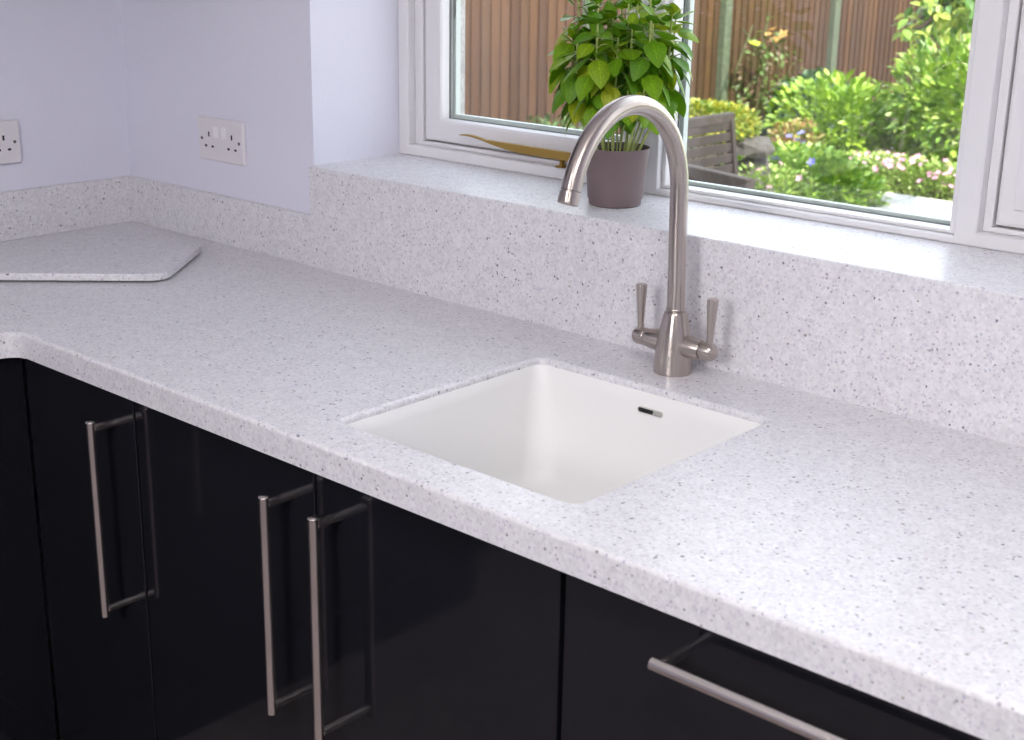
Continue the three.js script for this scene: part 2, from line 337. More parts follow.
// the corner slab that lies on the worktop
{
  const g = thing('corner_board', 'five-sided speckled board with a rounded front corner lying in the worktop corner', 'board');
  const P = [[0.088, 0.077, 0.012], [0.362, 0.077, 0.014], [0.523, 0.274, 0.04], [0.27, 0.522, 0.04], [0.082, 0.362, 0.014]];
  const s = new THREE.Shape();
  P.forEach(([x, z, r], i) => {
    const a = P[(i + 4) % 5], b = P[(i + 1) % 5], da = Math.hypot(a[0] - x, a[1] - z), db = Math.hypot(b[0] - x, b[1] - z);
    const p = [x + (a[0] - x) / da * r, z + (a[1] - z) / da * r], q = [x + (b[0] - x) / db * r, z + (b[1] - z) / db * r];
    if (!i) s.moveTo(...p); else s.lineTo(...p);
    s.quadraticCurveTo(x, z, ...q);
  });
  s.closePath();
  const t = 0.0135, bev = 0.002;
  part('slab', metricUV(new THREE.ExtrudeGeometry(s, { depth: t - 2 * bev, bevelEnabled: true, bevelThickness: bev, bevelSize: bev, bevelOffset: -bev, bevelSegments: 3, curveSegments: 10 }).rotateX(Math.PI / 2).translate(0, 0.004 + t - bev, 0), 0.55, 0.8), M.stone, g);
  for (const [x, z] of [[0.14, 0.13], [0.34, 0.13], [0.46, 0.28], [0.28, 0.46], [0.14, 0.34]]) part('foot', cyl(0.011, 0.009, 0.0045, 16).translate(x, 0.00225, z), M.rubber, g);
  rebase(g);
}
// ---------------------------------------------------------------- sink
{
  const g = thing('sink', 'square white undermounted sink bowl let into the worktop', 'sink');
  const rows = [], seg = 8;
  const loop = (off, y, r) => {
    const x0 = SX0 - off, x1 = SX1 + off, z0 = SZ0 - off, z1 = SZ1 + off, out = [];
    for (const [cx, cz, a0] of [[x1 - r, z1 - r, 0], [x0 + r, z1 - r, 1], [x0 + r, z0 + r, 2], [x1 - r, z0 + r, 3]]) for (let k = 0; k <= seg; k++) { const a = (a0 + k / seg) * Math.PI / 2; out.push([cx + r * Math.cos(a), y, cz + r * Math.sin(a)]); }
    return out;
  };
  // under the worktop's edge, down the inside, over the floor; then the outside
  rows.push(loop(0.03, -0.0163, 0.03), loop(0.0064, -0.0163, 0.024), loop(-0.0004, -0.0099, 0.0175), loop(-0.0012, -0.0108, 0.0185), loop(-0.002, -0.03, 0.026));
  rows.push(loop(-0.004, -0.1, 0.036), loop(-0.008, -0.165, 0.044));
  for (let k = 1; k <= 6; k++) { const a = k / 6 * Math.PI / 2; rows.push(loop(-0.008 - 0.035 * (1 - Math.cos(a)), -0.165 - 0.035 * Math.sin(a), 0.05)); }
  rows.push(loop(-0.1, -0.203, 0.05), loop(-0.158, -0.207, 0.04));
  const inner = rows.length;
  rows.push(loop(-0.158, -0.217, 0.04), loop(-0.03, -0.214, 0.05), loop(0.004, -0.17, 0.044), loop(0.012, -0.03, 0.03), loop(0.03, -0.026, 0.03), loop(0.03, -0.0163, 0.03));
  const n = rows[0].length, pos = rows.flat(2), idx = [];
  for (let i = 0; i + 1 < rows.length; i++) for (let k = 0; k < n; k++) { const a = i * n + k, b = i * n + (k + 1) % n, c = a + n, d = b + n; idx.push(a, b, c, b, d, c); }
  const geo = new THREE.BufferGeometry(); geo.setAttribute('position', new THREE.Float32BufferAttribute(pos, 3)); geo.setIndex(idx);
  part('bowl', creased(geo.toNonIndexed(), 0.9), M.sink, g);
  const drain = part('drain', lathe([[0.0001, -0.214], [0.03, -0.214], [0.034, -0.207], [0.043, -0.205], [0.046, -0.2065], [0.046, -0.212]], 40).translate(1.502, 0, 0.3405), M.chrome, g);
  part('drain_plug', lathe([[0.0001, -0.2035], [0.012, -0.204], [0.03, -0.2075], [0.03, -0.213]], 32).translate(1.502, 0, 0.3405), M.chrome, drain);
  // overflow slot on the back wall
  const ov = rectShape(1.489, 1.533, -0.0405, -0.0315, 0.0043); ov.holes.push(rectShape(1.4905, 1.5315, -0.0392, -0.0328, 0.003, THREE.Path));
  const slot = part('overflow', new THREE.ExtrudeGeometry(ov, { depth: 0.003, bevelEnabled: false }).translate(0, 0, SZ0 + 0.0015), M.chrome, g);
  part('overflow_hole', new THREE.ExtrudeGeometry(rectShape(1.4905, 1.516, -0.0392, -0.0328, 0.003), { depth: 0.001, bevelEnabled: false }).translate(0, 0, SZ0 + 0.0023), M.hole, slot);
  part('overflow_lining', new THREE.ExtrudeGeometry(rectShape(1.5155, 1.5315, -0.0392, -0.0328, 0.003), { depth: 0.001, bevelEnabled: false }).translate(0, 0, SZ0 + 0.0022), M.chrome, slot);
  rebase(g);
}
// ---------------------------------------------------------------- tap
{
  const TX = 1.487, TZ = 0.057;
  const g = thing('kitchen_tap', 'brushed nickel swan neck mixer tap with two upright levers behind the sink', 'tap');
  const body = lathe([[0.0001, 0], [0.0275, 0], [0.0285, 0.0015], [0.0285, 0.004], [0.0282, 0.012], [0.0272, 0.028], [0.0255, 0.046], [0.0232, 0.062], [0.02, 0.077], [0.0168, 0.0895], [0.016, 0.0918], [0.0154, 0.0925], [0.0122, 0.0926], [0.0122, 0.0945], [0.0001, 0.0945]], 64).translate(TX, 0, TZ);
  part('body', creased(body, 0.6), M.nickel, g);
  // the spout: straight riser, then a half circle, then a short drop
  const R = 0.135, rise = 0.264, phi = 0.07, pts = [V(TX, 0.0945, TZ), V(TX - 0.0015, 0.15, TZ), V(TX - 0.0035, 0.21, TZ)];
  for (let k = 0; k <= 20; k++) { const a = k / 20 * Math.PI * 0.906, h = R - R * Math.cos(a); pts.push(V(TX - 0.005 + Math.sin(phi) * h, rise + R * Math.sin(a), TZ + Math.cos(phi) * h)); }
  const e = pts.at(-1), d = e.clone().sub(pts.at(-2)).normalize();
  pts.push(e.clone().addScaledVector(d, 0.001));
  const spout = part('spout', new THREE.TubeGeometry(new THREE.CatmullRomCurve3(pts), 120, 0.0132, 28, false), M.nickelTube, g);
  part('joint_ring', lathe([[0.0128, 0.0948], [0.0145, 0.095], [0.0146, 0.0958], [0.0144, 0.0975], [0.0134, 0.098]], 48).translate(TX, 0, TZ), M.nickel, spout);
  const noz = lathe([[0.0001, -0.0165], [0.0105, -0.0165], [0.011, -0.015], [0.013, -0.0175], [0.0138, -0.0168], [0.0138, -0.003], [0.0132, -0.0024], [0.0112, -0.0022], [0.0112, -0.0008]], 40);
  const o = new THREE.Object3D(); o.position.copy(pts.at(-1)); o.quaternion.setFromUnitVectors(V(0, -1, 0), d); o.updateMatrix();
  part('nozzle', creased(noz.applyMatrix4(o.matrix), 0.6), M.nickel, g);
  for (const sgn of [-1, 1]) {
    const H = 0.0435;
    const arm = lathe([[0.0001, 0.01], [0.0165, 0.012], [0.0165, 0.026], [0.0158, 0.036], [0.0138, 0.0475], [0.0134, 0.0482], [0.0112, 0.0484], [0.0112, 0.0502]], 36).rotateZ(-sgn * Math.PI / 2).translate(TX, H, TZ);
    const a = part('arm', creased(arm, 0.6), M.nickel, g);
    part('arm_cap', creased(lathe([[0.0001, 0.0495], [0.0126, 0.0495], [0.0133, 0.0503], [0.0134, 0.052], [0.0134, 0.064], [0.0118, 0.0685], [0.0085, 0.0715], [0.0001, 0.0725]], 36).rotateZ(-sgn * Math.PI / 2).translate(TX, H, TZ), 0.9), M.nickel, a);
    const lv = lathe([[0.0048, 0], [0.0049, 0.014], [0.0062, 0.033], [0.0078, 0.056], [0.0086, 0.0662], [0.0084, 0.0677], [0.0076, 0.0685], [0.0001, 0.0685]], 32).rotateZ(-sgn * 0.02).translate(TX + sgn * 0.0618, H + 0.01, TZ);
    part('lever', creased(lv, 0.6), M.nickel, g);
  }
  rebase(g);
}
// ---------------------------------------------------------------- sockets
function socket(name, label, place) {
  const g = thing(name, label, 'socket', 'double wall sockets');
  part('plate', rbx(0, 0.146, 0, 0.086, 0, 0.0095, 0.003, 3), M.plastic, g);
  for (const cx of [0.036, 0.110]) {
    const mirror = cx < 0.07 ? 1 : -1;
    part('earth_slot', bx(cx - 0.0022, cx + 0.0022, 0.0475, 0.0575, 0.0085, 0.0098), M.hole, g);
    for (const s of [-1, 1]) part('pin_slot', bx(cx + s * 0.011 - 0.0035, cx + s * 0.011 + 0.0035, 0.0265, 0.031, 0.0085, 0.0098), M.hole, g);
    part('screw', cyl(0.0032, 0.0032, 0.0012, 16).rotateX(Math.PI / 2).translate(cx - mirror * 0.0235, 0.043, 0.0098), std({ color: lin(0.12, 0.11, 0.11), roughness: 0.4, metalness: 0.6 }), g);
    part('rocker_switch', rbx(cx + mirror * 0.024 - 0.0065, cx + mirror * 0.024 + 0.0065, 0.047, 0.07, 0.008, 0.0125, 0.0015).rotateX(0), M.switch, g);
  }
  place(g);
  return g;
}
socket('double_socket', 'white double wall socket with rocker switches above the upstand beside the window', (g) => g.position.set(0.2547, 0.1671, -0.012));
socket('double_socket', 'white double wall socket on the left wall cut by the photo edge', (g) => { g.rotation.y = Math.PI / 2; g.position.set(-0.012, 0.1545, 0.245 + 0.146); });

// ---------------------------------------------------------------- cupboards
const barGeo = merge([cyl(0.007, 0.007, 0.316, 28), lathe([[0.007, 0.158], [0.0062, 0.1596], [0.0001, 0.16]], 28), lathe([[0.0001, -0.16], [0.0062, -0.1596], [0.007, -0.158]], 28)]);
const postGeo = cyl(0.006, 0.006, 0.04, 20).rotateX(Math.PI / 2);
// handle with its middle at (0, 0, 0) on the door's face, standing up or lying
function handle(door, x, y, z, lying = false, turn = 0) {
  const bar = part('handle', barGeo.clone().applyMatrix4(new THREE.Matrix4().makeRotationZ(lying ? Math.PI / 2 : 0)).translate(0, 0, 0.045).applyMatrix4(new THREE.Matrix4().makeRotationY(turn)).translate(x, y, z), M.steel, door);
  const posts = [-0.148, 0.148].map((k) => postGeo.clone().translate(lying ? k : 0, lying ? 0 : k, 0.0202).applyMatrix4(new THREE.Matrix4().makeRotationY(turn)).translate(x, y, z));
  bar.geometry = merge([bar.geometry, ...posts]);
  return bar;
}
const DZ = 0.6, DT = 0.022, TOP = -0.046, BOT = -0.755;
function cupboard(label, x0, x1, doors) {
  const g = thing('base_cupboard', label, 'cupboard');
  part('carcass', merge([bx(x0, x1, BOT + 0.005, -0.042, 0.012, DZ - DT - 0.002)]), M.carcass, g);
  part('plinth', bx(x0, x1, FLOOR, BOT + 0.004, 0.012, DZ - 0.055), M.carcass, g);
  for (const [a, b, h] of doors) {
    const d = part(h.lying ? 'front' : 'door', rbx(a, b, BOT, TOP, DZ - DT, DZ, 0.0016, 2), M.door, g);
    handle(d, h.x, h.y, DZ, h.lying);
  }
  return rebase(g);
}
// vertical handles reach from -0.085 to -0.405
cupboard('dark gloss cupboard in the corner with a single narrow door and bar handle', 0.602, 0.9085, [[0.6, 0.9065, { x: 0.861, y: -0.2455 }]]);
// the sink unit is open above its bowl
{
  const g = thing('base_cupboard', 'wide dark gloss cupboard below the sink with two doors and paired bar handles', 'cupboard');
  const a = 0.9095, b = 1.7345;
  part('carcass', merge([bx(a, a + 0.016, BOT, -0.042, 0.012, DZ - DT - 0.002), bx(b - 0.016, b, BOT, -0.042, 0.012, DZ - DT - 0.002), bx(a, b, BOT, BOT + 0.018, 0.012, DZ - DT - 0.002)]), M.carcass, g);
  part('plinth', bx(a, b, FLOOR, BOT - 0.001, 0.012, DZ - 0.055), M.carcass, g);
  let d = part('door', rbx(0.9115, 1.3165, BOT, TOP, DZ - DT, DZ, 0.0016, 2), M.door, g); handle(d, 1.269, -0.2455, DZ);
  d = part('door', rbx(1.3205, 1.7315, BOT, TOP, DZ - DT, DZ, 0.0016, 2), M.door, g); handle(d, 1.367, -0.2455, DZ);
  rebase(g);
}
cupboard('dark gloss unit at the right with one horizontal bar handle below the worktop', 1.7375, 2.3415, [[1.7385, 2.3395, { x: 2.049, y: -0.0865, lying: true }]]);
cupboard('dark gloss cupboard at the far right end of the worktop', 2.3435, 2.9435, [[2.3455, 2.9415, { x: 2.393, y: -0.2455 }]]);
// the run along the left wall, seen mirrored in the doors
{
  const fx = 0.596;
  const g = thing('base_cupboard', 'dark gloss corner cupboard of the left run at the photo edge', 'cupboard');
  part('carcass', bx(0.0, fx - DT - 0.002, BOT, -0.042, 0.62, 0.929), M.carcass, g);
  part('corner_post', rbx(fx - 0.022, fx, BOT, TOP, DZ + 0.002, 0.708, 0.0016, 2), M.door, g);
  const d = part('door', rbx(fx - DT, fx, BOT, TOP, 0.711, 0.928, 0.0016, 2), M.door, g);
  handle(d, fx, -0.2455, 0.885, false, Math.PI / 2);
  part('plinth', bx(0.0, fx - 0.055, FLOOR, BOT - 0.001, 0.62, 0.929), M.carcass, g);
  rebase(g);
  const k = thing('drawer_cupboard', 'dark gloss unit of three wide drawers in the left run', 'cupboard');
  part('carcass', bx(0.0, fx - DT - 0.002, BOT, -0.042, 0.931, 1.729), M.carcass, k);
  for (const [y0, y1] of [[TOP, -0.318], [-0.322, -0.608], [-0.612, BOT]]) { const f = part('drawer', rbx(fx - DT, fx, y1, y0, 0.932, 1.728, 0.0016, 2), M.door, k); }
  part('plinth', bx(0.0, fx - 0.055, FLOOR, BOT - 0.001, 0.931, 1.729), M.carcass, k);
  rebase(k);
  // wall cupboard above the frame; its shade falls on the top of the walls
  const u = thing('wall_cupboard', 'dark gloss wall cupboard above the left socket', 'cupboard');
  part('carcass', bx(-0.012, 0.31, 0.642, 1.23, -0.011, 1.199), M.carcass, u);
  for (const [z0, z1] of [[0.0, 0.598], [0.602, 1.198]]) { const d2 = part('door', rbx(0.312, 0.334, 0.64, 1.23, z0, z1, 0.0016, 2), M.door, u); handle(d2, 0.334, 0.85, z0 ? 0.66 : 0.54, false, Math.PI / 2); }
  rebase(u);
}

// ---------------------------------------------------------------- basil in its pot
{
  const PX = 1.235, PZ = -0.115, g = thing('potted_basil', 'bushy green basil plant in a taupe plastic pot on the window sill', 'plant');
  const H = 0.094;
  const pot = part('pot', creased(lathe([[0.0001, 0.001], [0.04, 0.0], [0.0425, 0.002], [0.0475, 0.045], [0.053, H - 0.002], [0.0538, H - 0.001], [0.0538, H], [0.052, H], [0.051, H - 0.006], [0.048, 0.06], [0.045, 0.012], [0.0001, 0.01]], 64), 0.7).translate(PX, WT, PZ), M.pot, g);
  const soil = new THREE.CircleGeometry(0.0498, 40).rotateX(-Math.PI / 2).translate(PX, WT + H - 0.012, PZ);
  part('soil', soil, M.soil, pot);
  // leaf outline: pointed oval, cupped, with raised ribs between the veins
  const leafGeo = (cup, droop, wide) => {
    const NU = 10, NV = 8, pos = [], uv = [], idx = [];
    for (let i = 0; i <= NU; i++) for (let j = 0; j <= NV; j++) {
      const t = i / NU, s = j / NV * 2 - 1, w = wide * Math.pow(Math.sin(Math.PI * Math.pow(t, 0.78)), 0.75) * (1 - 0.25 * t) + 0.004 * (1 - t);
      const x = s * w, y = cup * (x * x) * 9 - droop * t * t + 0.012 * Math.cos(t * 30 + Math.abs(s) * 6) * Math.abs(s) * (1 - Math.abs(s)) * 2 + 0.02 * Math.abs(s) * Math.sin(Math.PI * t);
      pos.push(x, y, t); uv.push(s * 0.5 + 0.5, t);
    }
    for (let i = 0; i < NU; i++) for (let j = 0; j < NV; j++) { const a = i * (NV + 1) + j, b = a + 1, c = a + NV + 1, d = c + 1; idx.push(a, c, b, b, c, d); }
    const q = new THREE.BufferGeometry(); q.setAttribute('position', new THREE.Float32BufferAttribute(pos, 3)); q.setAttribute('uv', new THREE.Float32BufferAttribute(uv, 2)); q.setIndex(idx); q.computeVertexNormals();
    return q;
  };
  const leaves = [leafGeo(0.05, 0.25, 0.41), leafGeo(-0.06, 0.42, 0.44), leafGeo(0.02, 0.14, 0.38), leafGeo(-0.1, 0.34, 0.42)];
  const veins = dataTex(128, 256, (d) => {
    const nn = noiseField(20);
    for (let j = 0; j < 256; j++) for (let i = 0; i < 128; i++) {
      const s = Math.abs(i / 64 - 1), t = j / 256, k = (j * 128 + i) * 4; let f = ((t - s * 0.22) * 7) % 1; if (f < 0) f += 1;
      const v = Math.max(0, 1 - Math.abs(f - 0.5) * 2 / 0.16) * 0.5 * (1 - s * 0.6) + Math.max(0, 1 - s / 0.05) * 0.9, q = 190 + 34 * (nn(i / 128, j / 256) - 0.5);
      d[k] = Math.min(255, q + 62 * v); d[k + 1] = Math.min(255, q + 55 * v); d[k + 2] = Math.min(255, q + 40 * v); d[k + 3] = 255;
    }
  });
  const green = [[0.36, 0.7, 0.015], [0.27, 0.6, 0.015], [0.46, 0.76, 0.02], [0.2, 0.5, 0.015], [0.64, 0.78, 0.03]].map((c) => std({ color: lin(...c), map: veins, roughness: 0.45, specularIntensity: 0.5, transmission: 0.32, thickness: 0, side: THREE.DoubleSide }));
  const up = V(0, 1, 0), m4 = new THREE.Matrix4();
  let count = 0;
  const addLeaf = (p, dir, size, tilt) => {
    const z = dir.clone().normalize(), x = V().crossVectors(up, z).normalize(); if (x.lengthSq() < 0.1) x.set(1, 0, 0);
    const y = V().crossVectors(z, x);
    const l = part('leaf', leaves[Math.floor(rnd() * 4)], green[rnd() < 0.08 ? 4 : Math.floor(rnd() * 4)], g);
    l.quaternion.setFromRotationMatrix(m4.makeBasis(x, y, z)).multiply(new THREE.Quaternion().setFromAxisAngle(V(0, 0, 1), tilt));
    l.position.copy(p); l.scale.setScalar(size); count++;
  };
  const base = V(PX, WT + H - 0.014, PZ), NS = 25;
  for (let k = 0; k < NS; k++) {
    const a = k * 2.39996 + 0.4, q = Math.sqrt((k + 0.5) / NS), r0 = 0.006 + 0.03 * q;
    const b = base.clone().add(V(Math.cos(a) * r0, 0, Math.sin(a) * r0));
    const top = V(PX + Math.cos(a) * 0.1 * q + rr(-0.008, 0.008), 0.522 - 0.055 * q * q + rr(-0.025, 0.024), PZ + Math.sin(a) * 0.08 * q);
    const mid = b.clone().lerp(top, 0.5).add(V(Math.cos(a) * 0.022 * q, -0.005, Math.sin(a) * 0.016 * q));
    const curve = new THREE.CatmullRomCurve3([b, mid, top]);
    part('stem', new THREE.TubeGeometry(curve, 10, 0.0016, 7, false), M.stem, g);
    [0.36, 0.48, 0.6, 0.71, 0.81, 0.9, 0.97].forEach((t, i) => {
      const p = curve.getPoint(t), spin = a + i * Math.PI / 2 + rr(-0.4, 0.4);
      for (const s of [0, Math.PI]) {
        const out = V(Math.cos(spin + s), 0, Math.sin(spin + s)).add(V(Math.cos(a) * 0.9 * q, 0, Math.sin(a) * 0.9 * q));
        if (out.lengthSq() < 0.02) out.set(Math.cos(spin + s), 0, Math.sin(spin + s));
        const sz = [0.038, 0.042, 0.045, 0.044, 0.042, 0.038, 0.03][i] * rr(0.8, 1.15);
        out.normalize(); const dirn = out.clone().add(V(0, [-1.0, -1.0, -0.9, -0.75, -0.45, -0.05, 0.5][i] + rr(-0.35, 0.35), 0)).normalize();
        const pp = p.clone().addScaledVector(out, i < 5 ? 0.014 : 0.006).add(V(0, i < 5 ? 0.008 : 0, 0));
        if (pp.z + dirn.z * sz < -0.222) continue;
        addLeaf(pp, dirn, sz, rr(-0.45, 0.45));
        if (i < 6) part('leaf_stalk', tube([p, p.clone().lerp(pp, 0.5).add(V(0, 0.002, 0)), pp], 0.0009, 4, 5), M.stem, g);
      }
    });
    addLeaf(top, V(rr(-1, 1), 1.1, rr(-0.6, 1)), 0.028, 0);
    addLeaf(top, V(rr(-1, 1), 0.8, rr(-0.6, 1)), 0.024, 0);
  }
  rebase(g);
}

// ---------------------------------------------------------------- the garden
{
  const gr = structure('ground', metricUV(bx(-14, 8, GROUND - 0.3, GROUND, -24, -0.36)), M.bed); tag(gr, 'dark soil of the garden beds');
  const hw = structure('wall_outside', metricUV(merge([bx(-6, XR - 0.002, GROUND, 1.7, -0.42, -0.352), bx(XE + 0.002, 6, GROUND, 1.7, -0.42, -0.352), bx(XR - 0.002, XE + 0.002, GROUND, WT - 0.02, -0.42, -0.352), bx(XR - 0.002, XE + 0.002, WH, 1.7, -0.42, -0.352)])), M.render);
  const gn = noiseField(90), gf = noiseField(300);
  const turf = dataTex(1024, 1024, (d) => { for (let j = 0; j < 1024; j++) for (let i = 0; i < 1024; i++) { const k = (j * 1024 + i) * 4, t = 0.55 + 0.35 * gn(i / 1024, j / 1024) + 0.4 * gf(i / 1024, j / 1024); d[k] = 92 * t; d[k + 1] = 128 * t; d[k + 2] = 48 * t; d[k + 3] = 255; } }, true, [0.5, 0.5]);
  tag(structure('lawn', metricUV(bx(-1.1, 8, GROUND, GROUND + 0.03, -24, -7.9)), std({ map: turf, roughness: 0.95 })), 'mown green lawn beyond the patio');
  // patio of square slabs
  const pat = structure('patio', bx(-2.1, 4.2, GROUND, GROUND + 0.02, -7.16, -0.43), M.bed); pat.name = 'patio';
  for (let i = 0; i < 14; i++) for (let j = 0; j < 14; j++) {
    const x = -1.85 + i * 0.46, z = -6.93 + j * 0.46;
    if (x > 4) continue;
    part('paving_slab', rbx(x - 0.225, x + 0.225, GROUND + 0.021, GROUND + 0.055, z - 0.225, z + 0.225, 0.004, 1), M.slab[Math.floor(rnd() * 3)], pat);
  }
}
// fence along the side of the garden, boards overlap like clapboards stood on end
{
  const FX = -4.2, P0 = -6.72, STEP = 1.84;
  const bs = new THREE.Shape(); bs.moveTo(0, 0); bs.lineTo(0.024, 0); bs.lineTo(0.009, 0.128); bs.lineTo(0, 0.128); bs.closePath(); // x = proud of the rails, y = along the fence
  const board = metricUV(new THREE.ExtrudeGeometry(bs, { depth: 1.78, bevelEnabled: false }).rotateX(-Math.PI / 2));
  { const p = board.attributes.position, uv = board.attributes.uv; for (let i = 0; i < p.count; i++) uv.setXY(i, p.getZ(i) * 3 + p.getX(i) * 3, p.getY(i) * 0.5); }
  const where = ['at the left of the basil', 'behind the basil and the garden chair', 'behind the rose and the dark shrub', 'behind the bright green shrubs', 'at the far end under the overhanging branches', 'hidden past the window mullion', 'farthest down the garden'];
  for (let k = -2; k <= 4; k++) {
    const z1 = P0 - k * STEP, z0 = z1 - STEP;
    const post = thing('fence_post', null, 'post', 'concrete fence posts');
    const ps = bx(FX - 0.05, FX + 0.06, GROUND, 0.95, z1 - 0.05, z1 + 0.05);
    part('shaft', metricUV(ps), M.concrete, post); part('post_top', new THREE.ConeGeometry(0.078, 0.05, 4).rotateY(Math.PI / 4).translate(FX + 0.005, 0.975, z1), M.concrete, post);
    tag(post, ['grey green concrete fence post outside the frame at the left', 'grey green concrete fence post farthest left', 'grey green concrete fence post seen just above the basil', 'grey green concrete fence post beside the climbing rose', 'grey green concrete fence post above the bright shrub', 'grey green concrete fence post under the overhanging branches', 'grey green concrete fence post at the far end'][k + 2]);
    rebase(post);
    const panel = tag(thing('garden_fence', null, 'fence', 'brown board fence panels'), 'brown vertical board fence panel ' + ['outside the left of the frame', ...where][k + 2]);
    for (const y of [-0.75, 0.0, 0.6]) part('rail', bx(FX - 0.035, FX, y, y + 0.07, z0 + 0.052, z1 - 0.052), M.boards[4], panel);
    part('gravel_board', metricUV(bx(FX - 0.02, FX + 0.02, GROUND, GROUND + 0.14, z0 + 0.052, z1 - 0.052)), M.concrete, panel);
    const n = 17, w = (STEP - 0.11) / n;
    for (let i = 0; i < n; i++) {
      const b = part('board', board, M.boards[Math.floor(rnd() * 5)], panel);
      b.position.set(FX + 0.0005 + rr(0, 0.003), GROUND + 0.145 + rr(-0.004, 0.004), z1 - 0.053 - i * w); b.scale.z = (w + 0.018) / 0.128; if (i === n - 1) b.scale.z = (w - 0.004) / 0.128;
    }
    rebase(panel);
  }
}
// leaves: a folded pointed oval of eight triangles
function leafBit(len, wide) {
  const prof = [[0, 0.0], [0.3, 0.8], [0.6, 0.85], [1, 0]], p = [], h = 0.18;
  const pt = (i, s) => [s * prof[i][1] * wide, Math.abs(s) * prof[i][1] * wide * 0.4 - h * len * prof[i][0] * prof[i][0], prof[i][0] * len];
  for (const s of [-1, 1]) for (let i = 0; i < 3; i++) { const a = pt(i, 0), b = pt(i + 1, 0), c = pt(i, s), d = pt(i + 1, s); if (i < 2) p.push(...(s > 0 ? [a, b, d] : [a, d, b])); if (i > 0) p.push(...(s > 0 ? [a, d, c] : [a, c, d])); }
  return p.flat();
}
function foliage(spots, len, wide, colours, vary = 0.15) {
  const bits = leafBit(1, wide / len), n = bits.length / 3, pos = new Float32Array(spots.length * bits.length), col = new Float32Array(spots.length * bits.length), v = V(), m = new THREE.Matrix4(), up = V(0, 1, 0);
  spots.forEach(([p, dir, sc = 1], k) => {
    const z = dir.clone().normalize(), x = V().crossVectors(up, z); if (x.lengthSq() < 1e-4) x.set(1, 0, 0); x.normalize();
    const y = V().crossVectors(z, x), s = len * sc * rr(0.7, 1.25), roll = rr(-0.7, 0.7);
    const x2 = x.clone().multiplyScalar(Math.cos(roll)).addScaledVector(y, Math.sin(roll)), y2 = y.clone().multiplyScalar(Math.cos(roll)).addScaledVector(x, -Math.sin(roll));
    m.makeBasis(x2.multiplyScalar(s), y2.multiplyScalar(s), z.multiplyScalar(s)).setPosition(p);
    const c = colours[Math.floor(rnd() * colours.length)], t = 1 + rr(-vary, vary);
    for (let i = 0; i < n; i++) { v.set(bits[i * 3], bits[i * 3 + 1], bits[i * 3 + 2]).applyMatrix4(m); const o = (k * n + i) * 3; pos[o] = v.x; pos[o + 1] = v.y; pos[o + 2] = v.z; col[o] = c[0] * t; col[o + 1] = c[1] * t; col[o + 2] = c[2] * t; }
  });
  const g = new THREE.BufferGeometry(); g.setAttribute('position', new THREE.BufferAttribute(pos, 3)); g.setAttribute('color', new THREE.BufferAttribute(col, 3)); g.computeVertexNormals();
  return g;
}
// leaves through a lumpy crown: most near its skin
function crownSpots(c, r, count, dense = 0.55) {
  const lumps = Array.from({ length: 9 }, () => [V(gauss(), gauss() + 0.25, gauss()).normalize(), rr(-0.12, 0.22)]), out = [];
  while (out.length < count) {
    const d = V(gauss(), gauss(), gauss()).normalize(); let k = 1; for (const [l, a] of lumps) k += a * Math.max(0, d.dot(l) - 0.55) * 2;
    const t = k * Math.pow(rnd(), dense * 0.6), p = V(c[0] + d.x * r[0] * t, c[1] + d.y * r[1] * t, c[2] + d.z * r[2] * t);
    if (p.y < GROUND + 0.03) continue;
    out.push([p, d.clone().multiplyScalar(0.9).add(V(gauss() * 0.6, gauss() * 0.5 + 0.25, gauss() * 0.6))]);
  }
  return out;
}
function plant(name, label, category, c, r, count, len, wide, colours, extra = {}) {
  const g = thing(name, label, category, extra.group);
  const f = part('foliage', foliage(crownSpots(c, r, count, extra.dense), len, wide, colours), M.leaves, g); f.userData.kind = 'stuff';
  const n = extra.stems ?? 5;
  for (let k = 0; k < n; k++) { const a = k * 2.4 + 0.3, q = 0.5; part('stem', tube([V(c[0] + 0.05 * Math.cos(a), GROUND, c[2] + 0.05 * Math.sin(a)), V(c[0] + 0.25 * r[0] * Math.cos(a), (GROUND + c[1]) / 2, c[2] + 0.25 * r[2] * Math.sin(a)), V(c[0] + q * r[0] * Math.cos(a), c[1] + r[1] * 0.3, c[2] + q * r[2] * Math.sin(a))], extra.stemR ?? 0.008, 8, 5), M.cabinetStem, g); }
  if (extra.flowers) blooms(g, extra.flowers);
  return rebase(g);
}
// five-petalled blooms, each a mesh of its own
const bloomGeo = {};
function blooms(g, { at, size, colour, name = 'flower' }) {
  const key = colour.join();
  bloomGeo[key] ??= (() => {
    const pos = [], col = [];
    for (let k = 0; k < 5; k++) { const a = k * 1.2566, p = (r, t, y) => [r * Math.cos(a + t), y, r * Math.sin(a + t)]; const q = [p(0.05, 0, 0), p(0.6, -0.5, 0.28), p(1, 0, 0.34), p(0.6, 0.5, 0.28)]; for (const i of [0, 1, 2, 0, 2, 3]) { pos.push(...q[i]); col.push(...colour.map((c) => c * (i === 0 ? 0.9 : 1))); } }
    const b = new THREE.BufferGeometry(); b.setAttribute('position', new THREE.Float32BufferAttribute(pos, 3)); b.setAttribute('color', new THREE.Float32BufferAttribute(col, 3)); b.computeVertexNormals(); return b;
  })();
  for (const p of at) { const m = part(name, bloomGeo[key], M.petals, g); m.position.copy(p); m.scale.setScalar(size * rr(0.7, 1.3)); m.rotation.set(rr(-0.2, 1.1), rr(0, 6), rr(-0.8, 0.3)); }
}
const overTop = (c, r, n, f = 1.0) => Array.from({ length: n }, () => { const d = V(gauss() + 0.25, Math.abs(gauss()) + 0.35, gauss() + 0.35).normalize(); return V(c[0] + d.x * r[0] * f, Math.max(GROUND + 0.05, c[1] + d.y * r[1] * f), c[2] + d.z * r[2] * f); });

